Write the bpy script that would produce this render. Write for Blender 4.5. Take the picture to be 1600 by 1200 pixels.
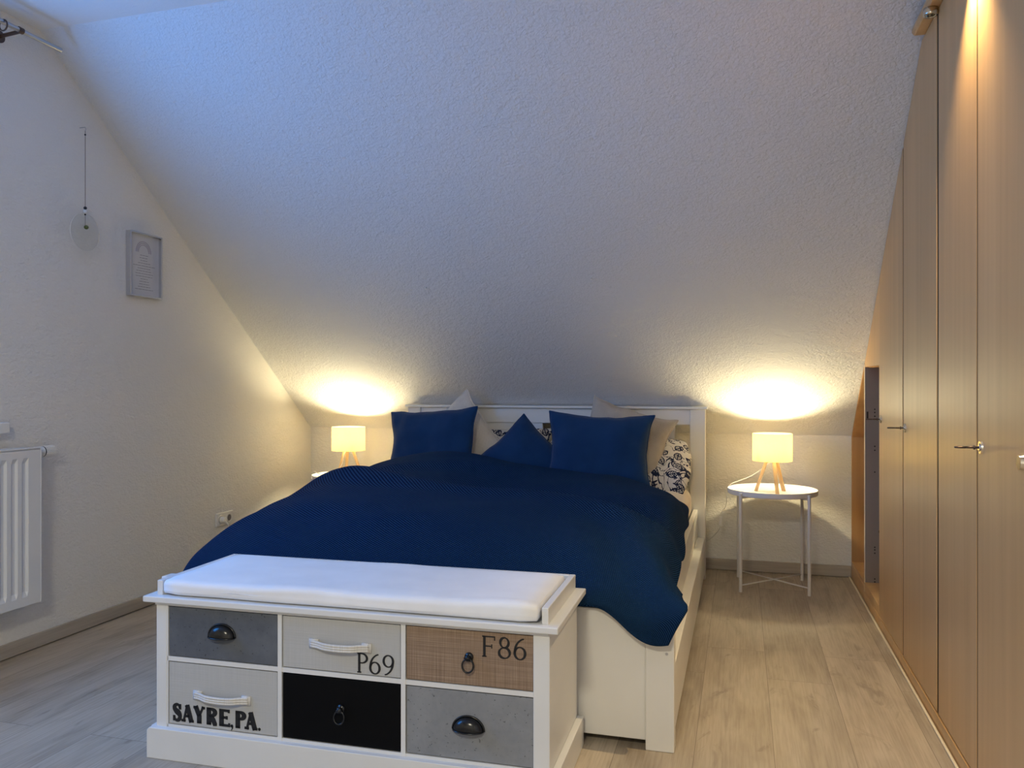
import bpy, bmesh, math, random
from mathutils import Vector, Matrix, noise
random.seed(7)
PI = math.pi
S = bpy.context.scene
for o in list(bpy.data.objects): bpy.data.objects.remove(o)
C = S.collection
# ------------------------------------------------------------------ camera
YAW = 0.27356
cam = bpy.data.cameras.new('camera'); co = bpy.data.objects.new('camera', cam); C.objects.link(co)
co.location = (0, 0, 1.1); co.rotation_euler = (PI/2, 0, YAW)
cam.sensor_fit = 'HORIZONTAL'; cam.sensor_width = 36; cam.lens = 36*1272.5/1600
cam.clip_start = .02; cam.clip_end = 60
S.camera = co
# ------------------------------------------------------------------ world, exposure
w = bpy.data.worlds.new('world'); S.world = w; w.use_nodes = True
bg = w.node_tree.nodes['Background']; bg.inputs[0].default_value = (.16, .34, .9, 1); bg.inputs[1].default_value = .6
S.view_settings.view_transform = 'Standard'; S.view_settings.look = 'None'
S.view_settings.exposure = 0.0; S.view_settings.gamma = 1.0; S.view_settings.use_curve_mapping = False
# ------------------------------------------------------------------ room dimensions
XL, YB, XW, XR = -2.827, 4.986, 0.607, 1.24
ZK, TAN, ZC = 0.805, 0.7957, 2.60
YC = YB-(ZC-ZK)/TAN
YR = -2.4
def slope_z(y): return ZK+(YB-y)*TAN
# ------------------------------------------------------------------ large lights
def lamp(kind, name, loc, rot, energy, color, **k):
    l = bpy.data.lights.new(name, kind); l.energy = energy; l.color = color
    for a, b in k.items(): setattr(l, a, b)
    o = bpy.data.objects.new(name, l); C.objects.link(o); o.location = loc; o.rotation_euler = rot
    return o
def aim(o, t): o.rotation_euler = (Vector(t)-o.location).to_track_quat('-Z', 'Y').to_euler()
# dusk daylight entering through the window in the left wall
wl = lamp('AREA', 'window_daylight', (XL-.09, 1.62, 1.64), (0, 0, 0), 44, (.06, .34, 1.0), shape='RECTANGLE', size=1.45, size_y=1.22)
aim(wl, (XL+1, 1.62, 1.64))
# unseen ceiling light, placed behind the camera to fill the room
cl_ = lamp('AREA', 'ceiling_fill_light', (-.45, -.95, 2.50), (0, 0, 0), 68, (1.0, .93, .72), shape='DISK', size=.42)
# ------------------------------------------------------------------ helpers
def link(name, me, mat=None, parent=None, smooth=False):
    o = bpy.data.objects.new(name, me); C.objects.link(o)
    if mat: me.materials.append(mat)
    if parent: o.parent = parent
    if smooth:
        for p in me.polygons: p.use_smooth = True
    return o
def obj(name, bm, mat=None, parent=None, smooth=False, bevel=0, seg=2):
    bmesh.ops.recalc_face_normals(bm, faces=bm.faces)
    me = bpy.data.meshes.new(name); bm.to_mesh(me); bm.free()
    o = link(name, me, mat, parent, smooth)
    if bevel:
        m = o.modifiers.new('bevel', 'BEVEL'); m.width = bevel; m.segments = seg; m.limit_method = 'ANGLE'; m.angle_limit = .6
        if smooth: pass
    return o
def tag(o, label=None, cat=None, group=None, kind=None):
    if label: o['label'] = label
    if cat: o['category'] = cat
    if group: o['group'] = group
    if kind: o['kind'] = kind
    return o
def thing(name, label, cat, loc=(0, 0, 0), rz=0, group=None):
    o = bpy.data.objects.new(name, None); C.objects.link(o); o.empty_display_size = .1
    o.location = loc; o.rotation_euler = (0, 0, rz)
    return tag(o, label, cat, group)
def BM(): return bmesh.new()
def box(bm, x0, x1, y0, y1, z0, z1):
    v = [bm.verts.new((x, y, z)) for x in (x0, x1) for y in (y0, y1) for z in (z0, z1)]
    for f in ((0, 1, 3, 2), (4, 6, 7, 5), (0, 4, 5, 1), (2, 3, 7, 6), (0, 2, 6, 4), (1, 5, 7, 3)): bm.faces.new([v[i] for i in f])
    return bm
def bx(*a): return box(BM(), *a)
def prism(bm, pts, axis, a, b):
    """polygon pts in the plane across `axis`, extruded from a to b"""
    def P(p, c):
        return {'x': (c, p[0], p[1]), 'y': (p[0], c, p[1]), 'z': (p[0], p[1], c)}[axis]
    A = [bm.verts.new(P(p, a)) for p in pts]; B = [bm.verts.new(P(p, b)) for p in pts]
    n = len(pts)
    bm.faces.new(A); bm.faces.new(B[::-1])
    for i in range(n): bm.faces.new((A[i], B[i], B[(i+1) % n], A[(i+1) % n]))
    return bm
def cyl(bm, p0, p1, r0, r1=None, n=20, cap=True):
    r1 = r0 if r1 is None else r1
    p0 = Vector(p0); p1 = Vector(p1); d = (p1-p0).normalized()
    a = d.orthogonal().normalized(); b = d.cross(a)
    R = []
    for p, r in ((p0, r0), (p1, r1)):
        R.append([bm.verts.new(p+(a*math.cos(2*PI*i/n)+b*math.sin(2*PI*i/n))*r) for i in range(n)])
    for i in range(n): bm.faces.new((R[0][i], R[0][(i+1) % n], R[1][(i+1) % n], R[1][i]))
    if cap: bm.faces.new(R[0][::-1]); bm.faces.new(R[1])
    return bm
def tube(bm, pts, r, n=8, closed=False):
    pts = [Vector(p) for p in pts]; m = len(pts); rings = []; a = None
    for i, p in enumerate(pts):
        if closed: d = (pts[(i+1) % m]-pts[i-1]).normalized()
        else: d = (pts[min(i+1, m-1)]-pts[max(i-1, 0)]).normalized()
        if a is None: a = d.orthogonal().normalized()
        a = (a-d*a.dot(d)).normalized(); b = d.cross(a)
        rr = r[i] if isinstance(r, (list, tuple)) else r
        rings.append([bm.verts.new(p+(a*math.cos(2*PI*k/n)+b*math.sin(2*PI*k/n))*rr) for k in range(n)])
    for i in range(m if closed else m-1):
        A = rings[i]; B = rings[(i+1) % m]
        for k in range(n): bm.faces.new((A[k], A[(k+1) % n], B[(k+1) % n], B[k]))
    if not closed: bm.faces.new(rings[0][::-1]); bm.faces.new(rings[-1])
    return bm
def lathe(bm, prof, n=48, c=(0, 0, 0), closed=False):
    rings = []
    for r, z in prof:
        rings.append([bm.verts.new((c[0]+r*math.cos(2*PI*i/n), c[1]+r*math.sin(2*PI*i/n), c[2]+z)) for i in range(n)] if r > 1e-6 else [bm.verts.new((c[0], c[1], c[2]+z))])
    L = len(rings)
    for j in range(L if closed else L-1):
        A = rings[j]; B = rings[(j+1) % L]
        for i in range(n):
            k = (i+1) % n
            if len(A) == 1 and len(B) == 1: continue
            if len(A) == 1: bm.faces.new((A[0], B[i], B[k]))
            elif len(B) == 1: bm.faces.new((A[i], A[k], B[0]))
            else: bm.faces.new((A[i], A[k], B[k], B[i]))
    return bm
def crv(pts, k=8):
    """Catmull-Rom through pts"""
    pts = [Vector(p) for p in pts]; P = [2*pts[0]-pts[1]]+pts+[2*pts[-1]-pts[-2]]; out = []
    for i in range(1, len(P)-2):
        for j in range(k):
            t = j/k
            out.append(.5*((2*P[i])+(-P[i-1]+P[i+1])*t+(2*P[i-1]-5*P[i]+4*P[i+1]-P[i+2])*t*t+(-P[i-1]+3*P[i]-3*P[i+1]+P[i+2])*t**3))
    out.append(pts[-1]); return out
# ------------------------------------------------------------------ materials
class N:
    def __init__(s, name, rough=.5, col=(.8, .8, .8), metal=0, spec=.5):
        s.m = bpy.data.materials.new(name); s.m.use_nodes = True; s.t = s.m.node_tree; s.b = s.t.nodes['Principled BSDF']
        s.b.inputs['Base Color'].default_value = (*col, 1); s.b.inputs['Roughness'].default_value = rough
        s.b.inputs['Metallic'].default_value = metal; s.b.inputs['Specular IOR Level'].default_value = spec
    def n(s, ty, **k):
        x = s.t.nodes.new(ty)
        for a, v in k.items():
            if a[0] == '_': x.inputs[a[1:].replace('_', ' ')].default_value = v
            else: setattr(x, a, v)
        return x
    def l(s, a, b): s.t.links.new(a, b)
    def math(s, op, a, b=None, c=None):
        x = s.n('ShaderNodeMath', operation=op)
        for i, v in enumerate((a, b, c)):
            if v is None: continue
            if isinstance(v, (int, float)): x.inputs[i].default_value = v
            else: s.l(v, x.inputs[i])
        return x.outputs[0]
    def coord(s, which='Object', scale=(1, 1, 1), rot=(0, 0, 0), loc=(0, 0, 0)):
        tc = s.n('ShaderNodeTexCoord'); mp = s.n('ShaderNodeMapping')
        mp.inputs['Scale'].default_value = scale; mp.inputs['Rotation'].default_value = rot; mp.inputs['Location'].default_value = loc
        s.l(tc.outputs[which], mp.inputs[0]); return mp.outputs[0]
    def noise(s, vec, scale, detail=4, rough=.5, dist=0):
        x = s.n('ShaderNodeTexNoise'); x.inputs['Scale'].default_value = scale; x.inputs['Detail'].default_value = detail
        x.inputs['Roughness'].default_value = rough; x.inputs['Distortion'].default_value = dist
        s.l(vec, x.inputs['Vector']); return x.outputs['Fac']
    def ramp(s, fac, stops):
        x = s.n('ShaderNodeValToRGB'); e = x.color_ramp.elements
        while len(e) < len(stops): e.new(.5)
        for i, (p, c) in enumerate(stops): e[i].position = p; e[i].color = (*c, 1) if len(c) == 3 else c
        s.l(fac, x.inputs[0]); return x.outputs[0]
    def mix(s, fac, a, b, mode='MIX'):
        x = s.n('ShaderNodeMix', data_type='RGBA', blend_type=mode)
        for i, v in ((0, fac), (6, a), (7, b)):
            if isinstance(v, (int, float)): x.inputs[i].default_value = v
            elif isinstance(v, tuple): x.inputs[i].default_value = (*v, 1)
            else: s.l(v, x.inputs[i])
        return x.outputs[2]
    def col(s, c): s.l(c, s.b.inputs['Base Color'])
    def bump(s, h, strength=.3, dist=.01):
        x = s.n('ShaderNodeBump'); x.inputs['Strength'].default_value = strength; x.inputs['Distance'].default_value = dist
        s.l(h, x.inputs['Height']); s.l(x.outputs[0], s.b.inputs['Normal'])
def plaster(name, col, strength, scale):
    m = N(name, .92, col, spec=.2)
    v = m.coord('Object', (1, 1, 1.6))
    h = m.math('ADD', m.noise(v, scale, 3, .55, .6), m.math('MULTIPLY', m.noise(v, scale*.28, 2), .8))
    m.bump(h, strength, .012)
    m.col(m.ramp(m.noise(v, 1.3, 2), [(.3, tuple(c*.97 for c in col)), (.7, col)]))
    return m.m
M = {}
M['wall'] = plaster('wall_plaster', (.82, .80, .76), .45, 62)
M['slope'] = plaster('sloped_plaster', (.78, .775, .77), .58, 84)
M['ceil'] = plaster('ceiling_plaster', (.80, .79, .775), .12, 60)
def simple(name, col, rough=.5, metal=0, spec=.5, nb=None):
    m = N(name, rough, col, metal, spec)
    v = m.coord()
    f = m.noise(v, 6, 3)
    m.col(m.ramp(f, [(.3, tuple(c*.95 for c in col)), (.7, col)]))
    if nb: m.bump(m.noise(v, nb[0], 2), nb[1], .002)
    return m.m
M['white'] = simple('white_lacquer', (.80, .785, .75), .34)
M['bench'] = simple('white_bench_paint', (.74, .74, .735), .38)
M['table'] = simple('white_powder_coat', (.74, .72, .71), .4)
M['plastic'] = simple('white_plastic', (.85, .83, .78), .3)
M['radiator'] = simple('radiator_enamel', (.83, .83, .82), .25)
M['chrome'] = simple('chrome', (.7, .7, .72), .15, 1)
M['steel'] = simple('brushed_steel', (.55, .55, .57), .3, 1)
M['darkmetal'] = simple('dark_metal', (.12, .08, .06), .32, .8)
M['rosette'] = simple('polished_nickel', (.75, .7, .6), .15, 1)
M['black'] = simple('black_gloss', (.006, .007, .009), .22)
M['blackpaint'] = simple('black_drawer', (.002, .002, .0025), .6, 0, .12)
M['ink'] = simple('black_ink', (.008, .008, .01), .7)
M['grey_int'] = simple('grey_cabinet_lining', (.25, .215, .19), .5)
M['gap_shade'] = simple('brown_gap_shade', (.030, .018, .012), .5, 0, .2)  # shade of the door gaps, put into a dark brown colour
M['dark'] = simple('dark_gap', (.02, .015, .012), .8)
M['sheet'] = simple('cream_sheet', (.78, .70, .62), .85, nb=(30, .3))
M['pale_edging'] = simple('edge_band', (.75, .66, .50), .5)  # pale finish of the divider edge band and the floor trim
def fabric(name, col, col2, scale=400, strength=.3, rough=.95):
    m = N(name, rough, col, spec=.15)
    m.b.inputs['Sheen Weight'].default_value = .15
    v = m.coord('UV'); sx = m.n('ShaderNodeSeparateXYZ'); m.l(v, sx.inputs[0])
    a = m.math('SINE', m.math('MULTIPLY', sx.outputs[0], scale)); b = m.math('SINE', m.math('MULTIPLY', sx.outputs[1], scale))
    h = m.math('MULTIPLY', a, b)
    v2 = m.coord('Object')
    m.col(m.ramp(m.math('ADD', m.noise(v2, 9, 4), m.math('MULTIPLY', h, .05)), [(.35, col2), (.65, col)]))
    m.bump(m.math('ADD', m.math('MULTIPLY', h, .3), m.noise(v2, 14, 3)), strength, .006)
    return m.m
M['blue'] = fabric('blue_cotton', (.008, .042, .125), (.006, .034, .105), 900, .25)
M['cream'] = fabric('cream_velvet', (.72, .67, .61), (.60, .55, .49), 500, .5)
M['beige'] = fabric('beige_linen', (.52, .46, .39), (.42, .36, .30), 700, .5)
M['cushionw'] = fabric('white_cotton', (.86, .86, .87), (.82, .82, .83), 900, .12)
# knitted blanket, UV in metres
m = N('navy_knit', .95, spec=.04); m.b.inputs['Sheen Weight'].default_value = .0; m.b.inputs['Sheen Roughness'].default_value = .4
v = m.coord('UV'); sx = m.n('ShaderNodeSeparateXYZ'); m.l(v, sx.inputs[0])
k = 2*PI/.019
ua = m.math('MULTIPLY', m.math('ADD', sx.outputs[0], sx.outputs[1]), k*.72); ub = m.math('MULTIPLY', m.math('SUBTRACT', sx.outputs[0], sx.outputs[1]), k*.72)
h = m.math('MULTIPLY', m.math('SINE', ua), m.math('SINE', ub)); h = m.math('ABSOLUTE', h)
m.col(m.ramp(h, [(.05, (.0010, .0055, .024)), (.40, (.0052, .028, .092)), (.88, (.026, .082, .19))]))
m.bump(h, .7, .008); M['knit'] = m.m
# leaf pattern pillow
m = N('leaf_print_cotton', .9, spec=.2)
v = m.coord('UV', (1, 1, 1)); vo = m.n('ShaderNodeTexVoronoi', feature='F1'); vo.inputs['Scale'].default_value = 14; vo.inputs['Randomness'].default_value = .7
m.l(v, vo.inputs['Vector'])
sub = m.n('ShaderNodeVectorMath', operation='SUBTRACT'); m.l(v, sub.inputs[0]); m.l(vo.outputs['Position'], sub.inputs[1])
sc = m.n('ShaderNodeVectorMath', operation='SCALE'); sc.inputs['Scale'].default_value = 14
m.l(sub.outputs[0], sc.inputs[0])
rv = m.n('ShaderNodeVectorRotate', rotation_type='Z_AXIS'); m.l(sc.outputs[0], rv.inputs['Vector'])
cs = m.n('ShaderNodeSeparateColor'); m.l(vo.outputs['Color'], cs.inputs[0]); m.l(m.math('MULTIPLY', cs.outputs[0], 6.28), rv.inputs['Angle'])
s2 = m.n('ShaderNodeSeparateXYZ'); m.l(rv.outputs[0], s2.inputs[0])
X = s2.outputs[0]; Y = s2.outputs[1]; aY = m.math('ABSOLUTE', Y)
wid = m.math('MULTIPLY', m.math('SUBTRACT', 1, m.math('MULTIPLY', m.math('MULTIPLY', X, X), 5.2)), .27)
inside = m.math('LESS_THAN', aY, wid); rim = m.math('GREATER_THAN', aY, m.math('SUBTRACT', wid, .075))
vein = m.math('GREATER_THAN', m.math('SINE', m.math('MULTIPLY', m.math('ADD', X, aY), 42)), .15)
mid = m.math('LESS_THAN', aY, .03)
ink = m.math('MULTIPLY', inside, m.math('MAXIMUM', m.math('MAXIMUM', rim, mid), vein))
tw = m.noise(v, 14, 2, .5, 1.2); twig = m.math('LESS_THAN', m.math('ABSOLUTE', m.math('SUBTRACT', tw, .5)), .020)
ink = m.math('MAXIMUM', ink, twig)
m.col(m.mix(ink, (.68, .65, .61), (.012, .018, .05))); M['leaf'] = m.m
# wood of the wardrobe
def wood(name, c1, c2, c3, rough=.34, sc=(26, 26, .8), spec=.5):
    m = N(name, rough, spec=spec); v = m.coord('Object', sc)
    a = m.noise(v, 1.0, 4, .5, .3)
    v2 = m.coord('Object', (9, 9, .25)); b = m.noise(v2, 1.0, 2)
    c = m.ramp(a, [(.28, c3), (.5, c2), (.72, c1)])
    m.col(m.mix(.4, c, m.ramp(b, [(.35, c3), (.65, c1)])))
    m.bump(a, .02, .002); return m.m
M['beech'] = wood('beech_veneer', (.66, .41, .185), (.60, .36, .155), (.54, .315, .13))
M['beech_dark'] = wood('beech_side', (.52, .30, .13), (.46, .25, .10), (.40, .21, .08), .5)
M['legwood'] = wood('pale_lamp_wood', (.72, .50, .27), (.66, .44, .22), (.58, .37, .18), .5, (60, 60, 6))
# vinyl planks
m = N('grey_oak_planks', .42, spec=.4)
v = m.coord('Object', (1, 1, 1), (0, 0, PI/2), (3.185, .133, 0))
br = m.n('ShaderNodeTexBrick'); br.offset = .228; br.squash = 1
for a, b_ in (('Scale', 1.0), ('Mortar Size', .0009), ('Mortar Smooth', .2), ('Brick Width', 1.40), ('Row Height', .229), ('Bias', 0.0)): br.inputs[a].default_value = b_
br.inputs['Color1'].default_value = (0, 0, 0, 1); br.inputs['Color2'].default_value = (1, 1, 1, 1); br.inputs['Mortar'].default_value = (.5, .5, .5, 1)
m.l(v, br.inputs['Vector'])
per = m.n('ShaderNodeSeparateColor'); m.l(br.outputs['Color'], per.inputs[0]); pf = per.outputs[0]
ofs = m.n('ShaderNodeCombineXYZ'); m.l(m.math('MULTIPLY', pf, 7.3), ofs.inputs[0]); m.l(m.math('MULTIPLY', pf, 3.1), ofs.inputs[1])
ad = m.n('ShaderNodeVectorMath', operation='ADD'); m.l(v, ad.inputs[0]); m.l(ofs.outputs[0], ad.inputs[1])
mp = m.n('ShaderNodeMapping'); mp.inputs['Scale'].default_value = (1.6, 22, 1); m.l(ad.outputs[0], mp.inputs[0])
g = m.noise(mp.outputs[0], 1.0, 7, .66, .7)
mp2 = m.n('ShaderNodeMapping'); mp2.inputs['Scale'].default_value = (2.0, 6.5, 1); m.l(ad.outputs[0], mp2.inputs[0])
g2 = m.noise(mp2.outputs[0], 1.0, 3, .5, 1.3)
mp3 = m.n('ShaderNodeMapping'); mp3.inputs['Scale'].default_value = (5, 120, 1); m.l(ad.outputs[0], mp3.inputs[0])
g3 = m.noise(mp3.outputs[0], 1.0, 3, .6)
base = m.ramp(g, [(.25, (.20, .155, .112)), (.5, (.43, .35, .265)), (.75, (.64, .545, .44))])
c = m.mix(.75, base, m.ramp(g2, [(.30, (.28, .225, .170)), (.55, (.45, .385, .305)), (.75, (.54, .47, .385))]))
c = m.mix(.30, c, m.ramp(g3, [(.35, (.22, .18, .14)), (.6, (.46, .41, .35))]))
c = m.mix(1.0, c, m.ramp(pf, [(0, (.86, .85, .84)), (1, (1.10, 1.09, 1.07))]), 'MULTIPLY')
kn = m.noise(ad.outputs[0], 5.5, 2, .5, .4); kr = m.math('MULTIPLY', m.math('ABSOLUTE', m.math('SUBTRACT', kn, .5)), 1.0)
mp4 = m.n('ShaderNodeMapping'); mp4.inputs['Scale'].default_value = (2.6, 8, 1); m.l(ad.outputs[0], mp4.inputs[0]); k4 = m.noise(mp4.outputs[0], 1.0, 4, .6, 2.2)
c = m.mix(m.ramp(k4, [(.60, (0, 0, 0)), (.70, (.55, .55, .55))]), c, (.20, .155, .115))
c = m.mix(br.outputs['Fac'], c, (.16, .125, .095)); m.col(c)
m.bump(m.math('SUBTRACT', g3, m.math('MULTIPLY', br.outputs['Fac'], 2)), .08, .003); M['floor'] = m.m
# laminate of the baseboards
m = N('grey_laminate', .45); v = m.coord('Object', (3, 3, 60)); m.col(m.ramp(m.noise(v, 1, 4), [(.3, (.36, .315, .265)), (.7, (.47, .42, .36))])); M['base'] = m.m
# drawer fronts
def zinc(name, a, b, sc):
    m = N(name, .55, spec=.4); v = m.coord()
    f = m.math('ADD', m.math('MULTIPLY', m.noise(v, 7, 5, .6, .6), .7), m.math('MULTIPLY', m.noise(v, sc, 4, .6), .3))
    c = m.ramp(f, [(.32, a), (.68, b)])
    sp = m.noise(v, 130, 2); c = m.mix(m.math('GREATER_THAN', sp, .70), c, tuple(x*.6 for x in a)); m.col(c)
    m.bump(m.noise(v, 80, 2), .06, .002); return m.m
M['zinc_dark'] = zinc('dark_zinc', (.075, .085, .105), (.130, .140, .160), 40)
M['zinc_light'] = zinc('light_zinc', (.19, .20, .22), (.265, .275, .295), 50)
def weave(name, c1, c2, c3, f_, str_=.4):
    m = N(name, .9, spec=.15); v = m.coord(); sx = m.n('ShaderNodeSeparateXYZ'); m.l(v, sx.inputs[0])
    nx = m.noise(m.coord('Object', (5, 5, f_)), 1, 3); nz = m.noise(m.coord('Object', (f_, 5, 5)), 1, 3)
    f = m.math('MULTIPLY', m.math('ADD', nx, nz), .5)
    m.col(m.ramp(f, [(.3, c1), (.5, c2), (.7, c3)])); m.bump(f, str_, .002); return m.m
M['burlap'] = weave('burlap', (.17, .115, .08), (.27, .19, .135), (.40, .30, .215), 420)
M['linen'] = weave('grey_linen', (.41, .41, .41), (.46, .46, .455), (.51, .51, .505), 700, .12)
M['rope'] = weave('rope_white', (.50, .49, .47), (.66, .64, .61), (.78, .76, .73), 300)
# lamp shade fabric: diffuse + translucent
m = bpy.data.materials.new('lamp_shade_fabric'); m.use_nodes = True; t = m.node_tree; t.nodes.clear()
o_ = t.nodes.new('ShaderNodeOutputMaterial'); mx = t.nodes.new('ShaderNodeMixShader'); mx.inputs[0].default_value = .85
d = t.nodes.new('ShaderNodeBsdfDiffuse'); tr = t.nodes.new('ShaderNodeBsdfTranslucent')
tc = t.nodes.new('ShaderNodeTexCoord'); nz = t.nodes.new('ShaderNodeTexNoise'); nz.inputs['Scale'].default_value = 90; t.links.new(tc.outputs['Object'], nz.inputs['Vector'])
rp = t.nodes.new('ShaderNodeValToRGB'); rp.color_ramp.elements[0].color = (.86, .74, .46, 1); rp.color_ramp.elements[1].color = (.92, .80, .52, 1); t.links.new(nz.outputs['Fac'], rp.inputs[0])
t.links.new(rp.outputs[0], d.inputs[0]); t.links.new(rp.outputs[0], tr.inputs[0]); t.links.new(d.outputs[0], mx.inputs[1]); t.links.new(tr.outputs[0], mx.inputs[2]); t.links.new(mx.outputs[0], o_.inputs[0]); M['shade'] = m
def emit(name, c, s):
    m = bpy.data.materials.new(name); m.use_nodes = True; t = m.node_tree; t.nodes.clear()
    o_ = t.nodes.new('ShaderNodeOutputMaterial'); e = t.nodes.new('ShaderNodeEmission'); e.inputs[0].default_value = (*c, 1); e.inputs[1].default_value = s
    t.links.new(e.outputs[0], o_.inputs[0]); return m
M['bulb'] = emit('warm_bulb', (1, .85, .50), 820)
M['halogen'] = emit('halogen_bulb', (1, .78, .45), 12)
def glass(name, tint, gloss):
    m = bpy.data.materials.new(name); m.use_nodes = True; t = m.node_tree; t.nodes.clear()
    o_ = t.nodes.new('ShaderNodeOutputMaterial'); mx = t.nodes.new('ShaderNodeMixShader'); fr = t.nodes.new('ShaderNodeFresnel'); fr.inputs[0].default_value = gloss
    a = t.nodes.new('ShaderNodeBsdfTransparent'); a.inputs[0].default_value = (*tint, 1); b = t.nodes.new('ShaderNodeBsdfGlossy'); b.inputs['Roughness'].default_value = .03
    t.links.new(fr.outputs[0], mx.inputs[0]); t.links.new(a.outputs[0], mx.inputs[1]); t.links.new(b.outputs[0], mx.inputs[2]); t.links.new(mx.outputs[0], o_.inputs[0]); return m
M['glass'] = glass('window_glass', (.97, .98, 1), 1.45)
M['disc'] = glass('clear_disc_glass', (.965, .97, .965), 1.12)

# ================================================================== THE SETTING
def struct(name, bm, mat, bevel=0, parent=None):
    o = obj(name, bm, mat, parent, bevel=bevel)
    if parent is None: o['kind'] = 'structure'
    return o
struct('floor', bx(XL-.3, XR+.1, YR-.1, YB+.1, -.1, 0), M['floor'])
# left wall with window opening (polygon cut into pieces that share one mesh)
WY0, WY1, WZ0, WZ1 = .95, 2.42, .95, 2.28
bm = BM(); T = .30
prism(bm, [(YR, -.1), (WY0, -.1), (WY0, ZC), (YR, ZC)], 'x', XL, XL-T)
prism(bm, [(WY0, -.1), (WY1, -.1), (WY1, WZ0), (WY0, WZ0)], 'x', XL, XL-T)
prism(bm, [(WY0, WZ1), (WY1, WZ1), (WY1, ZC), (WY0, ZC)], 'x', XL, XL-T)
prism(bm, [(WY1, -.1), (YB, -.1), (YB, ZK), (YC, ZC), (WY1, ZC)], 'x', XL, XL-T)
bmesh.ops.remove_doubles(bm, verts=bm.verts, dist=.0001)
struct('wall_left', bm, M['wall'])
struct('wall_back', bx(XL-.3, XR+.1, YB, YB+.12, -.1, ZK+.1), M['wall'])
struct('wall_right', bx(XR, XR+.1, YR, YB, -.1, ZC), M['wall'])
struct('wall_rear', bx(XL-.3, XR+.1, YR-.1, YR, -.1, ZC), M['wall'])
bm = BM(); nx, ny = .62*.14, .78*.14
dz = .12
prism(bm, [(YB, ZK), (YC, ZC), (YC+.09, ZC+.12), (YB+.09, ZK+.12)], 'x', XL-.3, XR+.1)
struct('ceiling_slope', bm, M['slope'])
# flat ceiling: its seam with the slope runs very slightly out of level, as in the photo
bm = BM()
za, zb = 2.583, 2.606
def ys(z): return YB-(z-ZK)/TAN
A = [(XL-.02, ys(za), za), (XR, ys(zb), zb), (XR, YR, 2.606), (XL-.02, YR, 2.606)]
lo = [bm.verts.new(p) for p in A]; hi = [bm.verts.new((p[0], p[1], 2.72)) for p in A]
bm.faces.new(lo); bm.faces.new(hi[::-1])
for i in range(4): bm.faces.new((lo[i], hi[i], hi[(i+1) % 4], lo[(i+1) % 4]))
struct('ceiling', bm, M['ceil'])
bm = BM(); box(bm, XL, XL+.012, YR, YB-.012, .004, .062); struct('baseboard_left', bm, M['base'], .003)
bm = BM(); box(bm, XL+.012, XW-.002, YB-.014, YB, .002, .066); struct('baseboard_back', bm, M['base'], .003)
struct('trim_1', bx(XW-.016, XW-.008, 1.5, YB-.016, 0, .007), M['pale_edging'], .002)
# window in the left wall (outside the frame except its sill's end)
win = thing('window_1', None, None, (XL, (WY0+WY1)/2, WZ0)); win['kind'] = 'structure'
hw = (WY1-WY0)/2; hh = WZ1-WZ0
bm = BM()
for a in ((-hw, -hw+.06, 0, hh), (hw-.06, hw, 0, hh), (-.04, .04, 0, hh), (-hw, hw, 0, .06), (-hw, hw, hh-.06, hh)): box(bm, -.20, -.13, *a)
obj('window_frame', bm, M['plastic'], win)
obj('pane', bx(-.168, -.162, -hw+.05, hw-.05, .05, hh-.05), M['glass'], win)
obj('window_sill', bx(-.13, .045, -hw-.02, hw+.145, -.045, -.002), M['plastic'], win, bevel=.004)

# ================================================================== BED
XB0, XB1 = -1.992, -.190
bed = thing('bed', 'white double bed with tall headboard and side drawer box, under the sloped ceiling', 'bed', ((XB0+XB1)/2, 3.6, 0))
def loc(o, p): o.location = -Vector(p.location); return o
def part(name, bm, mat, p, **k):
    """mesh given in room coordinates, stored relative to its thing"""
    bmesh.ops.translate(bm, verts=bm.verts, vec=-p.matrix_basis.translation if p.parent is None else -p.parent.matrix_basis.translation)
    if p.rotation_euler.z and p.parent is None: bmesh.ops.rotate(bm, verts=bm.verts, cent=(0, 0, 0), matrix=Matrix.Rotation(-p.rotation_euler.z, 3, 'Z'))
    return obj(name, bm, mat, p, **k)
HY0, HY1 = 4.70, 4.755
hb = part('headboard', bx(XB0+.085, XB1-.085, HY0+.008, HY1-.008, .868, .957), M['white'], bed, bevel=.003)
part('headboard_cap', bx(XB0-.012, XB1+.012, HY0-.018, HY1+.008, .957, .972), M['white'], bed, bevel=.004)
cx = (XB0+XB1)/2; gap = .085; pw = (XB1-XB0-.17-3*gap)/2
for i in range(2):
    x0 = XB0+.085+gap+i*(pw+gap)
    part('headboard_panel', bx(x0, x0+pw, HY0+.016, HY1-.014, .30, .872), M['white'], bed, bevel=.003)
part('headboard_rail', bx(XB0+.085, XB1-.085, HY0+.008, HY1-.008, .20, .42), M['white'], bed, bevel=.003)
for x0 in (XB0, XB1-.085): part('post', bx(x0, x0+.085, HY0, HY1, 0, .957), M['white'], bed, bevel=.003)
FY0, FY1 = 2.463, 2.515
for x0 in (XB0, XB1-.085): part('post', bx(x0, x0+.085, FY0, FY1, 0, .413), M['white'], bed, bevel=.003)
part('footboard', bx(XB0+.085, XB1-.085, FY0+.012, FY1-.01, .025, .413), M['white'], bed, bevel=.003)
for x0, x1 in ((XB0+.02, XB0+.045), (XB1-.068, XB1-.043)): part('side_rail', bx(x0, x1, FY1-.01, HY0+.01, .235, .392), M['white'], bed, bevel=.003)
bm = bx(XB1-.066, XB1-.004, FY1+.002, HY0-.002, .035, .236)
dr = part('drawer', bm, M['white'], bed, bevel=.003)
bm = BM(); cyl(bm, (XB1-.022, FY0+.002, .295), (XB1-.022, FY0-.002, .295), .0045, n=12); part('screw_cap', bm, M['steel'], bed)
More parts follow.
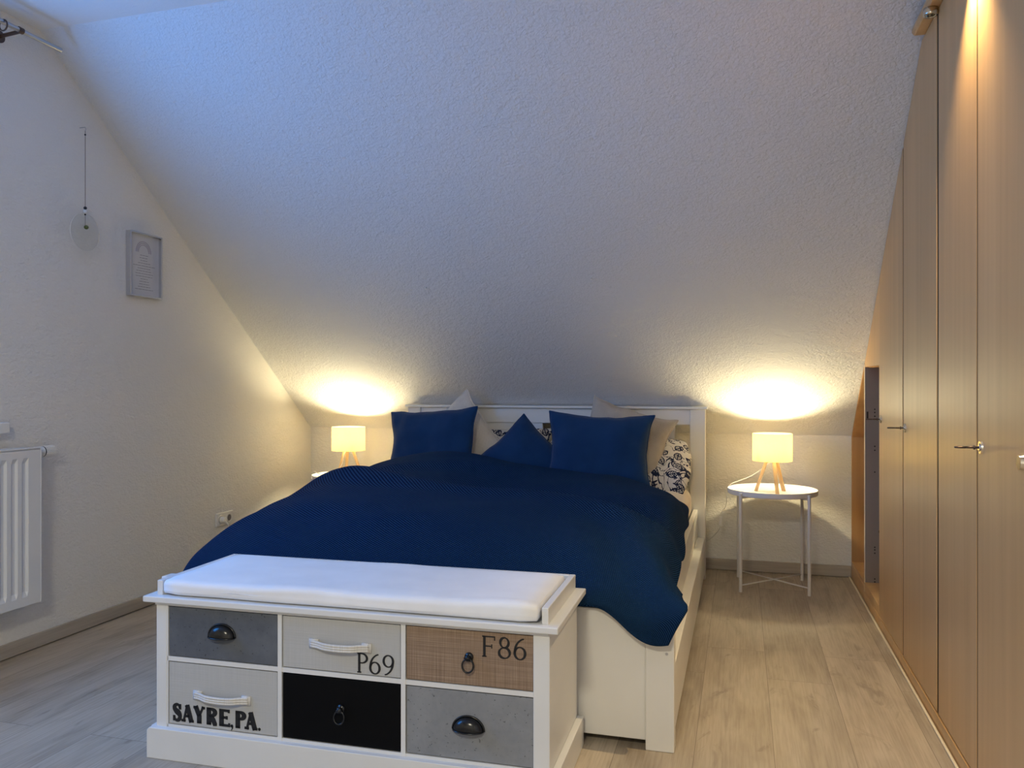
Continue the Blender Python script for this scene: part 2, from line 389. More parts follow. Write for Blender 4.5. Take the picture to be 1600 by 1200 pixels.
# mattress with fitted sheet (rounded box)
def rounded_block(x0, x1, y0, y1, z0, z1, n=18, p=7.0, bulge=0):
    bm = BM(); c = Vector(((x0+x1)/2, (y0+y1)/2, (z0+z1)/2)); h = Vector(((x1-x0)/2, (y1-y0)/2, (z1-z0)/2))
    bmesh.ops.create_cube(bm, size=2); bmesh.ops.subdivide_edges(bm, edges=bm.edges, cuts=n, use_grid_fill=True)
    for v in bm.verts:
        q = v.co.copy(); r = min(h)*.75
        w_ = Vector([q[i]*h[i] for i in range(3)]); inn = Vector([max(-h[i]+r, min(h[i]-r, w_[i])) for i in range(3)])
        d_ = w_-inn
        if d_.length > 1e-9: w_ = inn+d_.normalized()*min(r, max(abs(d_[0]), abs(d_[1]), abs(d_[2])))
        v.co = c+w_
    return bm
bm = rounded_block(XB0+.07, XB1-.072, 2.70, 4.695, .34, .530, 20)
for v in bm.verts:
    v.co.z += .004*noise.noise(v.co*6)
ma = obj('mattress', bm, M['sheet'], None, smooth=True)
tag(ma, 'thick mattress in a cream fitted sheet, lying in the white bed', 'mattress')
for p in (0,):
    me = ma.data
# ================================================================== BLANKET
def grid_surface(P, ku=8, kv=8):
    """P rows of control points -> Catmull-Rom upsampled grid"""
    R = [crv(r, ku) for r in P]; cols = list(zip(*R)); return list(zip(*[crv(c, kv) for c in cols]))
rows = [
 # left hem        left edge        ...                                                           right edge        right hem
 [(-2.03, 4.25, .46), (-1.94, 4.27, .575), (-1.74, 4.28, .665), (-1.45, 4.28, .690), (-1.14, 4.28, .650), (-.83, 4.28, .622), (-.60, 4.27, .603), (-.43, 4.17, .574), (-.315, 4.02, .556)],
 [(-2.06, 4.05, .46), (-2.0, 4.07, .615), (-1.77, 4.07, .708), (-1.45, 4.07, .732), (-1.14, 4.08, .688), (-.83, 4.10, .652), (-.56, 4.08, .640), (-.36, 3.99, .586), (-.232, 3.89, .508)],
 [(-2.10, 3.80, .40), (-2.02, 3.82, .605), (-1.78, 3.82, .672), (-1.44, 3.80, .676), (-1.12, 3.80, .630), (-.82, 3.80, .626), (-.54, 3.82, .622), (-.31, 3.80, .580), (-.226, 3.72, .478)],
 [(-2.12, 3.45, .36), (-2.03, 3.46, .595), (-1.80, 3.46, .680), (-1.44, 3.45, .668), (-1.12, 3.45, .612), (-.82, 3.45, .612), (-.54, 3.48, .616), (-.30, 3.48, .570), (-.220, 3.42, .452)],
 [(-2.12, 3.10, .34), (-2.02, 3.10, .535), (-1.78, 3.10, .630), (-1.44, 3.10, .655), (-1.12, 3.10, .652), (-.82, 3.10, .645), (-.54, 3.12, .612), (-.29, 3.12, .560), (-.214, 3.10, .440)],
 [(-2.10, 2.85, .33), (-2.01, 2.85, .505), (-1.78, 2.84, .596), (-1.44, 2.84, .618), (-1.12, 2.84, .620), (-.82, 2.84, .608), (-.54, 2.84, .590), (-.29, 2.82, .545), (-.204, 2.82, .425)],
 [(-2.06, 2.66, .33), (-1.985, 2.66, .462), (-1.78, 2.65, .545), (-1.44, 2.65, .562), (-1.12, 2.65, .565), (-.82, 2.65, .560), (-.54, 2.64, .545), (-.29, 2.62, .510), (-.178, 2.62, .415)],
 [(-1.99, 2.55, .33), (-1.94, 2.53, .432), (-1.78, 2.52, .485), (-1.44, 2.52, .500), (-1.12, 2.52, .500), (-.82, 2.52, .495), (-.54, 2.52, .480), (-.29, 2.50, .465), (-.160, 2.50, .430)],
 [(-1.96, 2.50, .33), (-1.91, 2.459, .405), (-1.78, 2.455, .440), (-1.44, 2.455, .445), (-1.12, 2.455, .445), (-.82, 2.455, .442), (-.54, 2.452, .432), (-.30, 2.440, .425), (-.150, 2.43, .420)],
 [(-1.95, 2.48, .32), (-1.90, 2.454, .380), (-1.78, 2.452, .415), (-1.44, 2.452, .425), (-1.12, 2.452, .425), (-.82, 2.452, .425), (-.50, 2.446, .430), (-.315, 2.425, .372), (-.205, 2.415, .342)],
]
G = grid_surface(rows, 16, 16)
nr = len(G); nc = len(G[0]); bm = BM(); V = []
uvs = {}
for j, r in enumerate(G):
    row = []
    for i, p in enumerate(r):
        x, y, z = p
        a = min(1, max(0, (y-2.5)/.3))
        wr = .007*noise.noise(Vector((x*2.1+y*1.1, y*3.6-x*1.3, 0)))*1.6+.005*noise.noise(Vector((x*5+2, y*7, 3)))
        # long soft creases running across the bed
        wr += .012*math.sin(y*9+x*3.2+1.6*noise.noise(Vector((x*1.5, y*1.5, 5))))*math.exp(-((y-3.45)/.5)**2)*a
        ef = max(0, min(1, (x+2.0)/.35))*max(0, min(1, (-.2-x)/.3))
        wr += .026*math.exp(-((y-3.56+.42*(x+1.7)+.10*math.sin(x*3))/.10)**2)*a*ef
        wr -= .022*math.exp(-((y-3.78+.42*(x+1.7)+.10*math.sin(x*3))/.13)**2)*a
        wr += .012*math.exp(-((y-3.98-.25*(x+1.2))/.06)**2)*a*max(0, min(1, (-.9-x)/.4))
        # folds running down to the near right corner
        cf = max(0, 1-(y-2.4)/.9)*max(0, (x+.75)/.5)
        wr += .022*cf*math.sin((x*1.1+y*.45)*22)
        if i > nc*.84: x += .006*math.sin(y*19+1)*(i/nc-.84)/.16; z += .012*math.sin(y*15)*(i/nc-.84)/.16
        v = bm.verts.new((x, y, z+wr)); uvs[v] = (2.2*i/(nc-1), 2.1*j/(nr-1)); row.append(v)
    V.append(row)
lay = bm.loops.layers.uv.new('UVMap')
for j in range(nr-1):
    for i in range(nc-1):
        f = bm.faces.new((V[j][i], V[j][i+1], V[j+1][i+1], V[j+1][i]))
        for l_ in f.loops: l_[lay].uv = uvs[l_.vert]
bl = obj('blanket', bm, M['knit'], smooth=True)
so = bl.modifiers.new('solid', 'SOLIDIFY'); so.thickness = .007; so.offset = -1
tag(bl, 'navy blue knitted blanket spread over the bed and hanging at the near corner', 'blanket')
# ================================================================== PILLOWS AND CUSHIONS
def pillow_bm(w_, h_, t, seed=0, pinch=.10, n=30, flange=.0, sag=.0, wr=1.0):
    bm = BM(); lay = bm.loops.layers.uv.new('UVMap'); rnd = Vector((seed*3.7, seed*1.9, seed))
    def edge(a): return math.sin(a*PI/2)
    V = {}
    for side in (1, -1):
        for j in range(n+1):
            for i in range(n+1):
                u = edge(-1+2*i/n); v = edge(-1+2*j/n)
                if side == -1 and (i in (0, n) or j in (0, n)): V[(side, i, j)] = V[(1, i, j)]; continue
                x = u*(1-pinch*(1-v*v)*abs(u)**2); y = v*(1-pinch*(1-u*u)*abs(v)**2)
                fu = max(0, 1-abs(u)**2.6); fv = max(0, 1-abs(v)**2.6)
                th = t*.5*(fu*fv)**.52
                px, py = x*w_/2, y*h_/2
                q = Vector((px*9, py*9, side*2))+rnd
                nn = noise.noise(q)*.014*wr+noise.noise(q*2.3)*.005*wr
                ed = (fu*fv)**.3
                z = side*th+nn*ed
                # gentle edge waves
                z += .010*wr*noise.noise(Vector((u*2.2, v*2.2, 7))+rnd)*(1-ed)
                y2 = py-sag*(1-(abs(u)))*max(0, v)**3
                px += .006*wr*noise.noise(Vector((v*3, side*0, 3))+rnd)*abs(u)**4
                y2 += .008*wr*noise.noise(Vector((u*3, 1, 9))+rnd)*abs(v)**4
                V[(side, i, j)] = bm.verts.new((px, y2, z)); 
    for side in (1, -1):
        for j in range(n):
            for i in range(n):
                q = [V[(side, i, j)], V[(side, i+1, j)], V[(side, i+1, j+1)], V[(side, i, j+1)]]
                f = bm.faces.new(q if side == 1 else q[::-1])
                idx = [(i, j), (i+1, j), (i+1, j+1), (i, j+1)]; idx = idx if side == 1 else idx[::-1]
                for l_, (a, b) in zip(f.loops, idx): l_[lay].uv = (edge(-1+2*a/n)*w_/2+seed, edge(-1+2*b/n)*h_/2+side*3)
    return bm
def piping_bm(w_, h_, pinch, r, wr=1, seed=0, sag=0):
    rnd = Vector((seed*3.7, seed*1.9, seed)); pts = []
    K = 22
    loop = [(-1+2*i/K, -1) for i in range(K)]+[(1, -1+2*i/K) for i in range(K)]+[(1-2*i/K, 1) for i in range(K)]+[(-1, 1-2*i/K) for i in range(K)]
    for u, v in loop:
        u = math.sin(u*PI/2); v = math.sin(v*PI/2)
        x = u*(1-pinch*(1-v*v)*abs(u)**2); y = v*(1-pinch*(1-u*u)*abs(v)**2)
        px, py = x*w_/2, y*h_/2
        z = .010*wr*noise.noise(Vector((u*2.2, v*2.2, 7))+rnd)
        y2 = py-sag*(1-(abs(u)))*max(0, v)**3
        px += .006*wr*noise.noise(Vector((v*3, 0, 3))+rnd)*abs(u)**4; y2 += .008*wr*noise.noise(Vector((u*3, 1, 9))+rnd)*abs(v)**4
        pts.append((px, y2, z))
    return tube(BM(), pts, r, 6, closed=True)
def cushion(name, label, cat, mat, w_, h_, t, locn, yawd=0, lean=20, roll=0, seed=1, pinch=.1, group=None, pipe=True, wr=1.0, sag=0):
    o = thing(name, label, cat, locn, 0, group)
    R = Matrix.Rotation(math.radians(yawd), 4, 'Z') @ Matrix.Rotation(math.radians(90-lean), 4, 'X') @ Matrix.Rotation(math.radians(roll), 4, 'Z')
    o.rotation_euler = R.to_euler()
    obj('cover', pillow_bm(w_, h_, t, seed, pinch, wr=wr, sag=sag), mat, o, smooth=True)
    if pipe: obj('seam', piping_bm(w_, h_, pinch, .0045, wr, seed, sag), mat, o, smooth=True)
    return o
# bed pillows, lying against the headboard
cushion('bed_pillow', 'leaf-print bed pillow mostly hidden behind the left cushions', 'pillow', M['leaf'], .80, .40, .13, (-1.46, 4.625, .645), 0, 10, 0, 11, .07, pipe=False)
cushion('bed_pillow', 'navy leaf-print bed pillow lying at the right end below the headboard', 'pillow', M['leaf'], .76, .38, .24, (-.675, 4.535, .652), 2, 48, -1, 4, -.10, pipe=False, wr=1.6)
cushion('throw_cushion', 'cream velvet cushion standing on its corner before the headboard', 'cushion', M['cream'], .49, .49, .13, (-1.600, 4.50, .735), 4, 14, 38, 2, .12, wr=1.4)
cushion('throw_cushion', 'beige linen cushion tilted behind the right blue cushion', 'cushion', M['beige'], .48, .42, .13, (-.618, 4.455, .776), 4, 18, -17, 3, .12, wr=1.4)
cushion('throw_cushion', 'blue cushion standing at the left end of the bed', 'cushion', M['blue'], .55, .43, .13, (-1.700, 4.35, .745), -6, 14, 4, 5, .10, wr=1.2)
cushion('throw_cushion', 'blue cushion standing on its corner in the middle of the bed', 'cushion', M['blue'], .43, .43, .14, (-1.180, 4.41, .645), 8, 22, 45, 6, .08, wr=1.0)
cushion('throw_cushion', 'blue cushion standing at the right end of the bed', 'cushion', M['blue'], .57, .43, .14, (-.730, 4.315, .735), 4, 17, -2, 8, .12, wr=1.2)

# ================================================================== STORAGE BENCH
RB = math.radians(.8)
bench = thing('storage_bench', 'white storage bench with six mixed drawers at the foot of the bed', 'bench', (-1.0775, 2.235, 0), RB)
BX = 1.0775; BY = -2.235
def bp(name, bm, mat, p=None, **k):   # bench-local: x measured from bench centre, y from its centre
    return obj(name, bm, mat, p or bench, **k)
L0, L1 = -.590, .600      # body
Fy, By_ = -.190, .205     # body front/back
bm = bx(L0, L0+.036, Fy, By_, .03, .452); bp('side_panel', bm, M['bench'], bevel=.002)
bm = bx(L1-.044, L1, Fy, By_, .03, .452); bp('side_panel', bm, M['bench'], bevel=.002)
bm = BM(); box(bm, L0+.03, L1-.03, By_-.012, By_, .03, .452); bp('back_panel', bm, M['bench'])
cols = [(-.549, -.189), (-.174, .186), (.201, .557)]
bm = BM()
box(bm, L0+.036, L1-.044, Fy+.002, By_-.012, .448, .452)
box(bm, L0+.036, L1-.044, Fy+.001, By_-.012, .285, .298)
box(bm, L0+.036, L1-.044, Fy+.001, By_-.012, .085, .098)
for a, b in ((cols[0][1]+.001, cols[1][0]-.001), (cols[1][1]+.001, cols[2][0]-.001)): box(bm, a, b, Fy, By_-.012, .09, .450)
box(bm, L0+.034, cols[0][0]-.001, Fy+.001, Fy+.03, .09, .450)
bp('drawer_frame', bm, M['bench'])
# plinth
bm = BM()
P0, P1, Q0, Q1 = L0-.02, L1+.02, Fy-.018, By_+.002
prism(bm, [(P0, 0), (P1, 0), (P1, .082), (P1-.008, .090), (P0+.008, .090), (P0, .082)], 'y', Q0, Q0+.020)
for x0, x1 in ((P0, P0+.02), (P1-.02, P1)): box(bm, x0, x1, Q0+.02, Q1, 0, .088)
bp('plinth', bm, M['bench'], bevel=.002)
# top with rim
bp('bench_top', bx(L0-.032, L1+.026, Fy-.020, By_+.008, .458, .476), M['bench'], bevel=.003)
bm = BM(); box(bm, L0-.002, L1-.004, Fy-.003, By_, .448, .4585); bp('moulding', bm, M['bench'])
bm = BM(); box(bm, L0, L0+.018, Fy+.004, By_-.004, .475, .519); box(bm, L1-.022, L1-.004, Fy+.004, By_-.004, .475, .519); box(bm, L0+.018, L1-.022, By_-.020, By_-.004, .475, .519)
bp('rim', bm, M['bench'], bevel=.002)
# drawers
def cup_pull(bm, x, y, z, w_=.042, h_=.026, d=.024):
    n, k = 20, 8; R = []
    for j in range(k+1):
        ph = PI/2*j/k; ring = []
        for i in range(n+1):
            th = PI*i/n
            ring.append(bm.verts.new((x+w_*math.cos(th)*math.cos(ph*.98)**.8, y-d*math.sin(ph), z-.010+h_*1.35*math.sin(th)*math.cos(ph)**.7)))
        R.append(ring)
    for j in range(k):
        for i in range(n): bm.faces.new((R[j][i], R[j][i+1], R[j+1][i+1], R[j+1][i]))
    bmesh.ops.remove_doubles(bm, verts=bm.verts, dist=.0004)
    # rolled flange
    tube(bm, [(x+(w_+.002)*math.cos(PI*i/24), y-.002, z-.010+(h_*1.35+.002)*math.sin(PI*i/24)) for i in range(25)], .0028, 6)
    # lower lip bowing outwards
    tube(bm, [(x+w_*math.cos(PI*i/24), y-.003-d*math.sin(PI*i/24), z-.010) for i in range(25)], .0022, 6)
    return bm
def rope_pull(bm, x, y, z, w_=.160):
    for s in (-1, 1):
        box(bm, x+s*w_/2-.014, x+s*w_/2+.014, y-.005, y+.001, z-.013, z+.013)
    for dz in (-.0065, 0, .0065):
        pts = crv([(x-w_/2-.008, y-.006, z+dz), (x-w_/2+.016, y-.012, z+dz), (x-w_/4, y-.021, z+dz-.001), (x, y-.023, z+dz-.002), (x+w_/4, y-.021, z+dz-.001), (x+w_/2-.016, y-.012, z+dz), (x+w_/2+.008, y-.006, z+dz)], 5)
        tube(bm, pts, .0038, 8)
    return bm
def ring_pull(bm, x, y, z):
    cyl(bm, (x, y, z+.008), (x, y-.004, z+.008), .012, n=20); cyl(bm, (x, y-.004, z+.008), (x, y-.016, z+.008), .006, .0075, n=16)
    tube(bm, [(x-.010, y-.010, z+.006), (x, y-.018, z+.010), (x+.010, y-.010, z+.006)], .003, 6)
    tube(bm, [(x+.0155*math.cos(2*PI*i/28), y-.013+.002*math.sin(2*PI*i/28), z-.012+.0175*math.sin(2*PI*i/28)) for i in range(28)], .0026, 8, closed=True)
    return bm
spec = [(0, 0, 'zinc_dark', 'dark grey zinc drawer front with black cup pull', 'cup'), (1, 0, 'linen', 'light grey linen drawer front printed P69', 'rope'), (2, 0, 'burlap', 'brown burlap drawer front printed F86', 'ring'),
        (0, 1, 'linen', 'light grey linen drawer front printed SAYRE,PA.', 'rope'), (1, 1, 'blackpaint', 'black drawer front with black ring pull', 'ring'), (2, 1, 'zinc_light', 'mid grey zinc drawer front with black cup pull', 'cup')]
DR = {}
for cI, rI, mat, lab, hd in spec:
    a, b = cols[cI]; z0, z1 = ((.3005, .4445), (.1005, .2815))[rI]
    bm = bx(a+.0015, b-.0015, Fy+.002, Fy+.016, z0, z1); box(bm, a+.006, b-.006, Fy+.016, By_-.03, z0+.004, z1-.02)
    d = bp('drawer', bm, M[mat], bevel=.0012); d['label'] = lab; DR[(cI, rI)] = d
    x = (a+b)/2; z = (z0+z1)/2; bm = BM()
    if hd == 'cup': cup_pull(bm, x, Fy+.002, z+(.006 if rI == 0 else 0)); h = obj('cup_pull', bm, M['black'], d, smooth=True)
    elif hd == 'rope': rope_pull(bm, x, Fy+.002, z+.002); h = obj('bar_handle', bm, M['rope'], d, smooth=True)
    else: ring_pull(bm, x+.002, Fy+.002, z-.005 if rI == 0 else z); h = obj('ring_pull', bm, M['black'], d, smooth=True)
# --- lettering, drawn with strokes of varying width
def ribbon(bm, pts, wid, X, Z, s, y, closed=False):
    """stroke along pts (glyph units) with widths, laid on the plane y"""
    P = [Vector((p[0], p[1])) for p in pts]; n = len(P); A = []; B = []
    for i, p in enumerate(P):
        if closed: d = P[(i+1) % n]-P[i-1]
        else: d = P[min(n-1, i+1)]-P[max(0, i-1)]
        d.normalize(); nrm = Vector((-d.y, d.x)); w_ = wid[i] if isinstance(wid, list) else wid
        for L, sg in ((A, 1), (B, -1)):
            q = p+nrm*w_/2*sg; L.append((q.x, q.y))
    rng = range(n if closed else n-1)
    for i in rng:
        k = (i+1) % n
        quad = [A[i], A[k], B[k], B[i]]
        f = [bm.verts.new((X+q[0]*s, y-.0009, Z+q[1]*s)) for q in quad]
        g = [bm.verts.new((X+q[0]*s, y+.0002, Z+q[1]*s)) for q in quad]
        bm.faces.new(f)
        for e in range(4): bm.faces.new((f[e], g[e], g[(e+1) % 4], f[(e+1) % 4]))
def ell(cx_, cy_, rx, ry, a0, a1, thick, thin, n=28, ph=0):
    pts = []; wd = []
    for i in range(n+1):
        a = math.radians(a0+(a1-a0)*i/n); pts.append((cx_+rx*math.cos(a), cy_+ry*math.sin(a))); wd.append(thin+(thick-thin)*abs(math.cos(a+ph))**1.5)
    return pts, wd
def bar(x0, y0, x1, y1): return [(x0, y0), (x1, y1)]
def glyph(ch, st, hv, ln, sf):
    """strokes of a capital 1 unit high. hv heavy width, ln light width, sf serif length"""
    G_ = []
    def b(x0, y0, x1, y1, w_): G_.append(([(x0, y0), (x1, y1)], w_))
    def serif(x, y, k=1.0): b(x-sf*k, y, x+sf*k, y, ln)
    if ch == 'F' or ch == 'E' or ch == 'P' or ch == 'R':
        x = hv/2+sf*.6; b(x, 0, x, 1, hv); serif(x, ln/2); 
        if ch in 'FE':
            b(x-sf, 1-ln/2, x+.50, 1-ln/2, ln); b(x+.50, 1, x+.50, .80, ln*.9); b(x, .52, x+.36, .52, ln); b(x+.36, .62, x+.36, .42, ln*.9)
            if ch == 'E': b(x, ln/2, x+.53, ln/2, ln); b(x+.53, 0, x+.53, .22, ln*.9)
            wd = x+.56
        else:
            b(x-sf, 1-ln/2, x+.1, 1-ln/2, ln)
            p, q = ell(x+.12, .735, .30, .265-ln/2, 90, -90, hv, ln); G_.append((p, q)); b(x, 1-ln/2, x+.12, 1-ln/2, ln); b(x, .47+ln/2, x+.12, .47+ln/2, ln)
            wd = x+.46
            if ch == 'R': G_.append(([(x+.16, .48), (x+.30, .30), (x+.42, .06), (x+.56, .05)], [hv*.9, hv, hv, ln])); wd = x+.58
    elif ch == '8':
        p, q = ell(.30, .74, .20, .235, 0, 360, hv, ln, 36, .4); G_.append((p, q)); p, q = ell(.30, .26, .26, .245, 0, 360, hv, ln, 36, -.4); G_.append((p, q)); wd = .62
    elif ch in '69':
        p, q = ell(.31, .30, .25, .285, 0, 360, hv, ln, 36); S1 = (p, q)
        c_ = [(.50, .985), (.36, .93), (.20, .78), (.10, .58), (.062, .34)]; P_ = [tuple(v)[:2] for v in crv([(a, b_, 0) for a, b_ in c_], 6)]
        W_ = [ln+(hv-ln)*i/(len(P_)-1) for i in range(len(P_))]
        if ch == '6': G_ += [S1, (P_, W_)]
        else: G_ += [([(.62-a, 1-b_) for a, b_ in S1[0]], S1[1]), ([(.62-a, 1-b_) for a, b_ in P_], W_)]
        wd = .64
    elif ch == 'A':
        b(.10, 0, .37, 1, ln); b(.35, 1, .66, 0, hv); b(.20, .34, .52, .34, ln); serif(.10, ln/2); serif(.66, ln/2, 1.1); wd = .80
    elif ch == 'Y':
        b(.10, 1, .36, .45, hv); b(.64, 1, .37, .45, ln); b(.36, .5, .36, 0, hv); serif(.10, 1-ln/2); serif(.64, 1-ln/2, .8); serif(.36, ln/2); wd = .74
    elif ch == 'S':
        c_ = [(.47, .74), (.42, .90), (.27, .965), (.12, .88), (.10, .72), (.24, .57), (.40, .45), (.48, .28), (.42, .11), (.26, .035), (.12, .10), (.07, .27)]
        P_ = [tuple(v)[:2] for v in crv([(a, b_, 0) for a, b_ in c_], 5)]; n_ = len(P_); W_ = [ln+(hv*1.15-ln)*math.exp(-((i/(n_-1)-.5)/.16)**2)+ (hv-ln)*.45*(math.exp(-((i/(n_-1)-.28)/.08)**2)+math.exp(-((i/(n_-1)-.74)/.08)**2)) for i in range(n_)]
        G_.append((P_, W_)); b(.49, 1.0, .49, .68, ln); b(.06, 0, .06, .32, ln); wd = .58
    elif ch == '.': p, q = ell(.10, .085, .045, .045, 0, 360, .09, .09, 16); G_.append((p, q)); b(.04, .085, .16, .085, .09); wd = .22
    elif ch == ',': p, q = ell(.10, .085, .045, .045, 0, 360, .09, .09, 16); G_.append((p, q)); b(.04, .085, .16, .085, .09); G_.append(([(.15, .08), (.14, -.06), (.05, -.18)], [.10, .07, .03])); wd = .22
    return G_, wd
def text(parent, s, x0, z0, h_, y, hv, ln, sf, track, sq=1.0, name='lettering'):
    bm = BM(); X_ = x0
    for ch in s:
        G_, wd = glyph(ch, 0, hv, ln, sf)
        for pts, w_ in G_:
            pts = [(a*sq, b_) for a, b_ in pts]; ribbon(bm, pts, w_, X_, z0, h_, y)
        X_ += (wd*sq+track)*h_
    return obj(name, bm, M['ink'], parent), X_
yf = Fy+.002
text(DR[(2, 0)], 'F86', cols[2][0]+.215, .379, .056, yf, .125, .06, .11, .12, 1.0)
text(DR[(1, 0)], 'P69', cols[1][0]+.230, .3045, .055, yf, .125, .06, .11, .08, 1.0)
text(DR[(0, 1)], 'SAYRE,PA.', cols[0][0]+.016, .110, .050, yf, .31, .15, .15, .045, .96)
# bench cushion
bm = rounded_block(L0+.022, L1-.030, Fy-.008, By_-.024, .477, .526, 22)
for v in bm.verts:
    n_ = noise.noise(Vector((v.co.x*5, v.co.y*9, 0)))
    if v.co.z > .5: v.co.z += .004*n_+.004*noise.noise(Vector((v.co.x*2.4, 1, 3)))
    if v.co.y < Fy+.03: v.co.y += .004*noise.noise(Vector((v.co.x*6, v.co.z*30, 2))); v.co.z += .006*noise.noise(Vector((v.co.x*3.1, 4, 1)))*(1 if v.co.z > .49 else 0)
cu = obj('seat_pad', bm, M['cushionw'], None, smooth=True); cu.location = bench.location; cu.rotation_euler = bench.rotation_euler
tag(cu, 'flat white seat pad lying on the storage bench', 'seat pad')

# ================================================================== SIDE TABLES AND LAMPS
TH = .525
def side_table(locn, rz, label):
    t_ = thing('side_table', label, 'side table', locn, rz, 'round side tables beside the bed')
    R = .235
    obj('tray_top', lathe(BM(), [(0, TH-.022), (R-.004, TH-.022), (R, TH-.018), (R, TH+.006), (R-.003, TH+.006), (R-.005, TH-.012), (0, TH-.012)], 64), M['table'], t_, smooth=True).modifiers.new('e', 'EDGE_SPLIT').split_angle = .7
    ps = []
    for k in range(4):
        a = PI/4+k*PI/2; x, y = (R+.008)*math.cos(a), (R+.008)*math.sin(a); ps.append((x, y))
        bm = BM(); cyl(bm, (x, y, 0), (x, y, TH-.004), .0085, n=16); obj('leg', bm, M['table'], t_, smooth=True).modifiers.new('e', 'EDGE_SPLIT').split_angle = .7
    for k in range(2):
        a = ps[k]; b = ps[k+2]; z = .035
        bm = BM(); tube(bm, [(a[0], a[1], z+k*.004), (b[0], b[1], z+k*.004)], .0035, 8); obj('cross_brace', bm, M['table'], t_, smooth=True)
    bm = BM()
    for k in range(2):
        a = ps[k]; b = ps[k+2]; d = Vector((b[0]-a[0], b[1]-a[1])).normalized(); n_ = Vector((-d.y, d.x))*.008
        q = [(a[0]+n_.x, a[1]+n_.y), (b[0]+n_.x, b[1]+n_.y), (b[0]-n_.x, b[1]-n_.y), (a[0]-n_.x, a[1]-n_.y)]
        prism(bm, q, 'z', TH-.030-k*.0005, TH-.022)
    obj('support_bar', bm, M['table'], t_)
    return t_
side_table((.166, 4.652, 0), math.radians(2), 'white round side table standing right of the bed')
side_table((-2.375, 4.675, 0), math.radians(2), 'white round side table left of the bed, mostly behind the blanket')
def table_lamp(locn, ang, label, cord, energy):
    """origin at the point on the tray below the lamp"""
    t_ = thing('table_lamp', label, 'lamp', locn, 0, 'lit tripod table lamps')
    zb, zt, R = .170, .318, .104
    bm = lathe(BM(), [(R, zb), (R, zt), (R-.0015, zt), (R-.0015, zb)], 56, closed=True); obj('lamp_shade', bm, M['shade'], t_, smooth=True).modifiers.new('e', 'EDGE_SPLIT').split_angle = .7
    for k in range(3):
        a = math.radians(ang+120*k); ca, sa = math.cos(a), math.sin(a)
        top = Vector((.018*ca, .018*sa, .205)); bot = Vector((.088*ca, .088*sa, 0)); tn = Vector((-sa, ca, 0)); rd = Vector((ca, sa, 0)); h_ = .0085
        bm = BM(); A = [bm.verts.new(bot+tn*h_*s+rd*h_*.9*q) for s, q in ((-1, -1), (1, -1), (1, 1), (-1, 1))]; B = [bm.verts.new(top+tn*h_*s+rd*h_*.9*q) for s, q in ((-1, -1), (1, -1), (1, 1), (-1, 1))]
        bm.faces.new(A); bm.faces.new(B[::-1])
        for i in range(4): bm.faces.new((A[i], B[i], B[(i+1) % 4], A[(i+1) % 4]))
        obj('leg', bm, M['legwood'], t_, bevel=.001)
    bm = BM(); cyl(bm, (0, 0, .190), (0, 0, .228), .017, n=20)
    for k in range(3):
        a = math.radians(ang+60+120*k); tube(bm, [(0, 0, .206), (R*math.cos(a)*.985, R*math.sin(a)*.985, .206)], .0018, 6)
    obj('socket', bm, M['plastic'], t_, smooth=True)
    obj('bulb', lathe(BM(), [(0, .226), (.008, .226), (.011, .232), (.020, .246), (.0225, .257), (.018, .270), (.008, .278), (0, .280)], 20), M['bulb'], t_, smooth=True)
    pts = crv([(a-locn[0], b-locn[1], c-locn[2]) for a, b, c in cord], 8)
    obj('cord', tube(BM(), pts, .0022, 8), M['plastic'], t_, smooth=True)
    return t_
LZ = TH-.0115
r_ = (.166, 4.640, LZ)
lm = table_lamp(r_, 165, 'lit fabric-shade tripod lamp on the side table right of the bed',
    [(.166, 4.640, LZ+.19), (.150, 4.66, LZ+.155), (.07, 4.70, LZ+.085), (-.01, 4.72, LZ+.045), (-.050, 4.722, LZ+.028), (-.078, 4.72, LZ-.01), (-.075, 4.73, LZ-.07), (-.085, 4.74, LZ-.11), (-.105, 4.75, LZ-.14), (-.108, 4.75, LZ-.165)], 13.0)
bm = BM(); box(bm, -.010, .010, -.007, .007, -.028, .028)
bmesh.ops.rotate(bm, verts=bm.verts, cent=(0, 0, 0), matrix=Matrix.Rotation(.06, 3, 'Y'))
bmesh.ops.translate(bm, verts=bm.verts, vec=(-.109-r_[0], 4.75-r_[1], LZ-.19-r_[2])); obj('cord_switch', bm, M['plastic'], lm, bevel=.004)
pts = crv([(-.108, 4.75, LZ-.215), (-.118, 4.76, LZ-.24), (-.15, 4.80, LZ-.285), (-.20, 4.86, LZ-.335), (-.26, 4.92, LZ-.40)], 8)
obj('cord', tube(BM(), [p-Vector(r_) for p in pts], .0028, 8), M['plastic'], lm, smooth=True)
l_ = (-2.372, 4.650, LZ)
table_lamp(l_, 8, 'lit fabric-shade tripod lamp beyond the left side of the bed',
    [(-2.372, 4.650, LZ+.19), (-2.372, 4.60, LZ+.16), (-2.378, 4.575, LZ+.09), (-2.42, 4.56, LZ+.02), (-2.48, 4.58, LZ+.006), (-2.56, 4.62, LZ+.02), (-2.622, 4.66, LZ+.022), (-2.64, 4.68, LZ-.06), (-2.66, 4.70, LZ-.28), (-2.70, 4.60, .006), (-2.74, 4.30, .006)], 20.0)

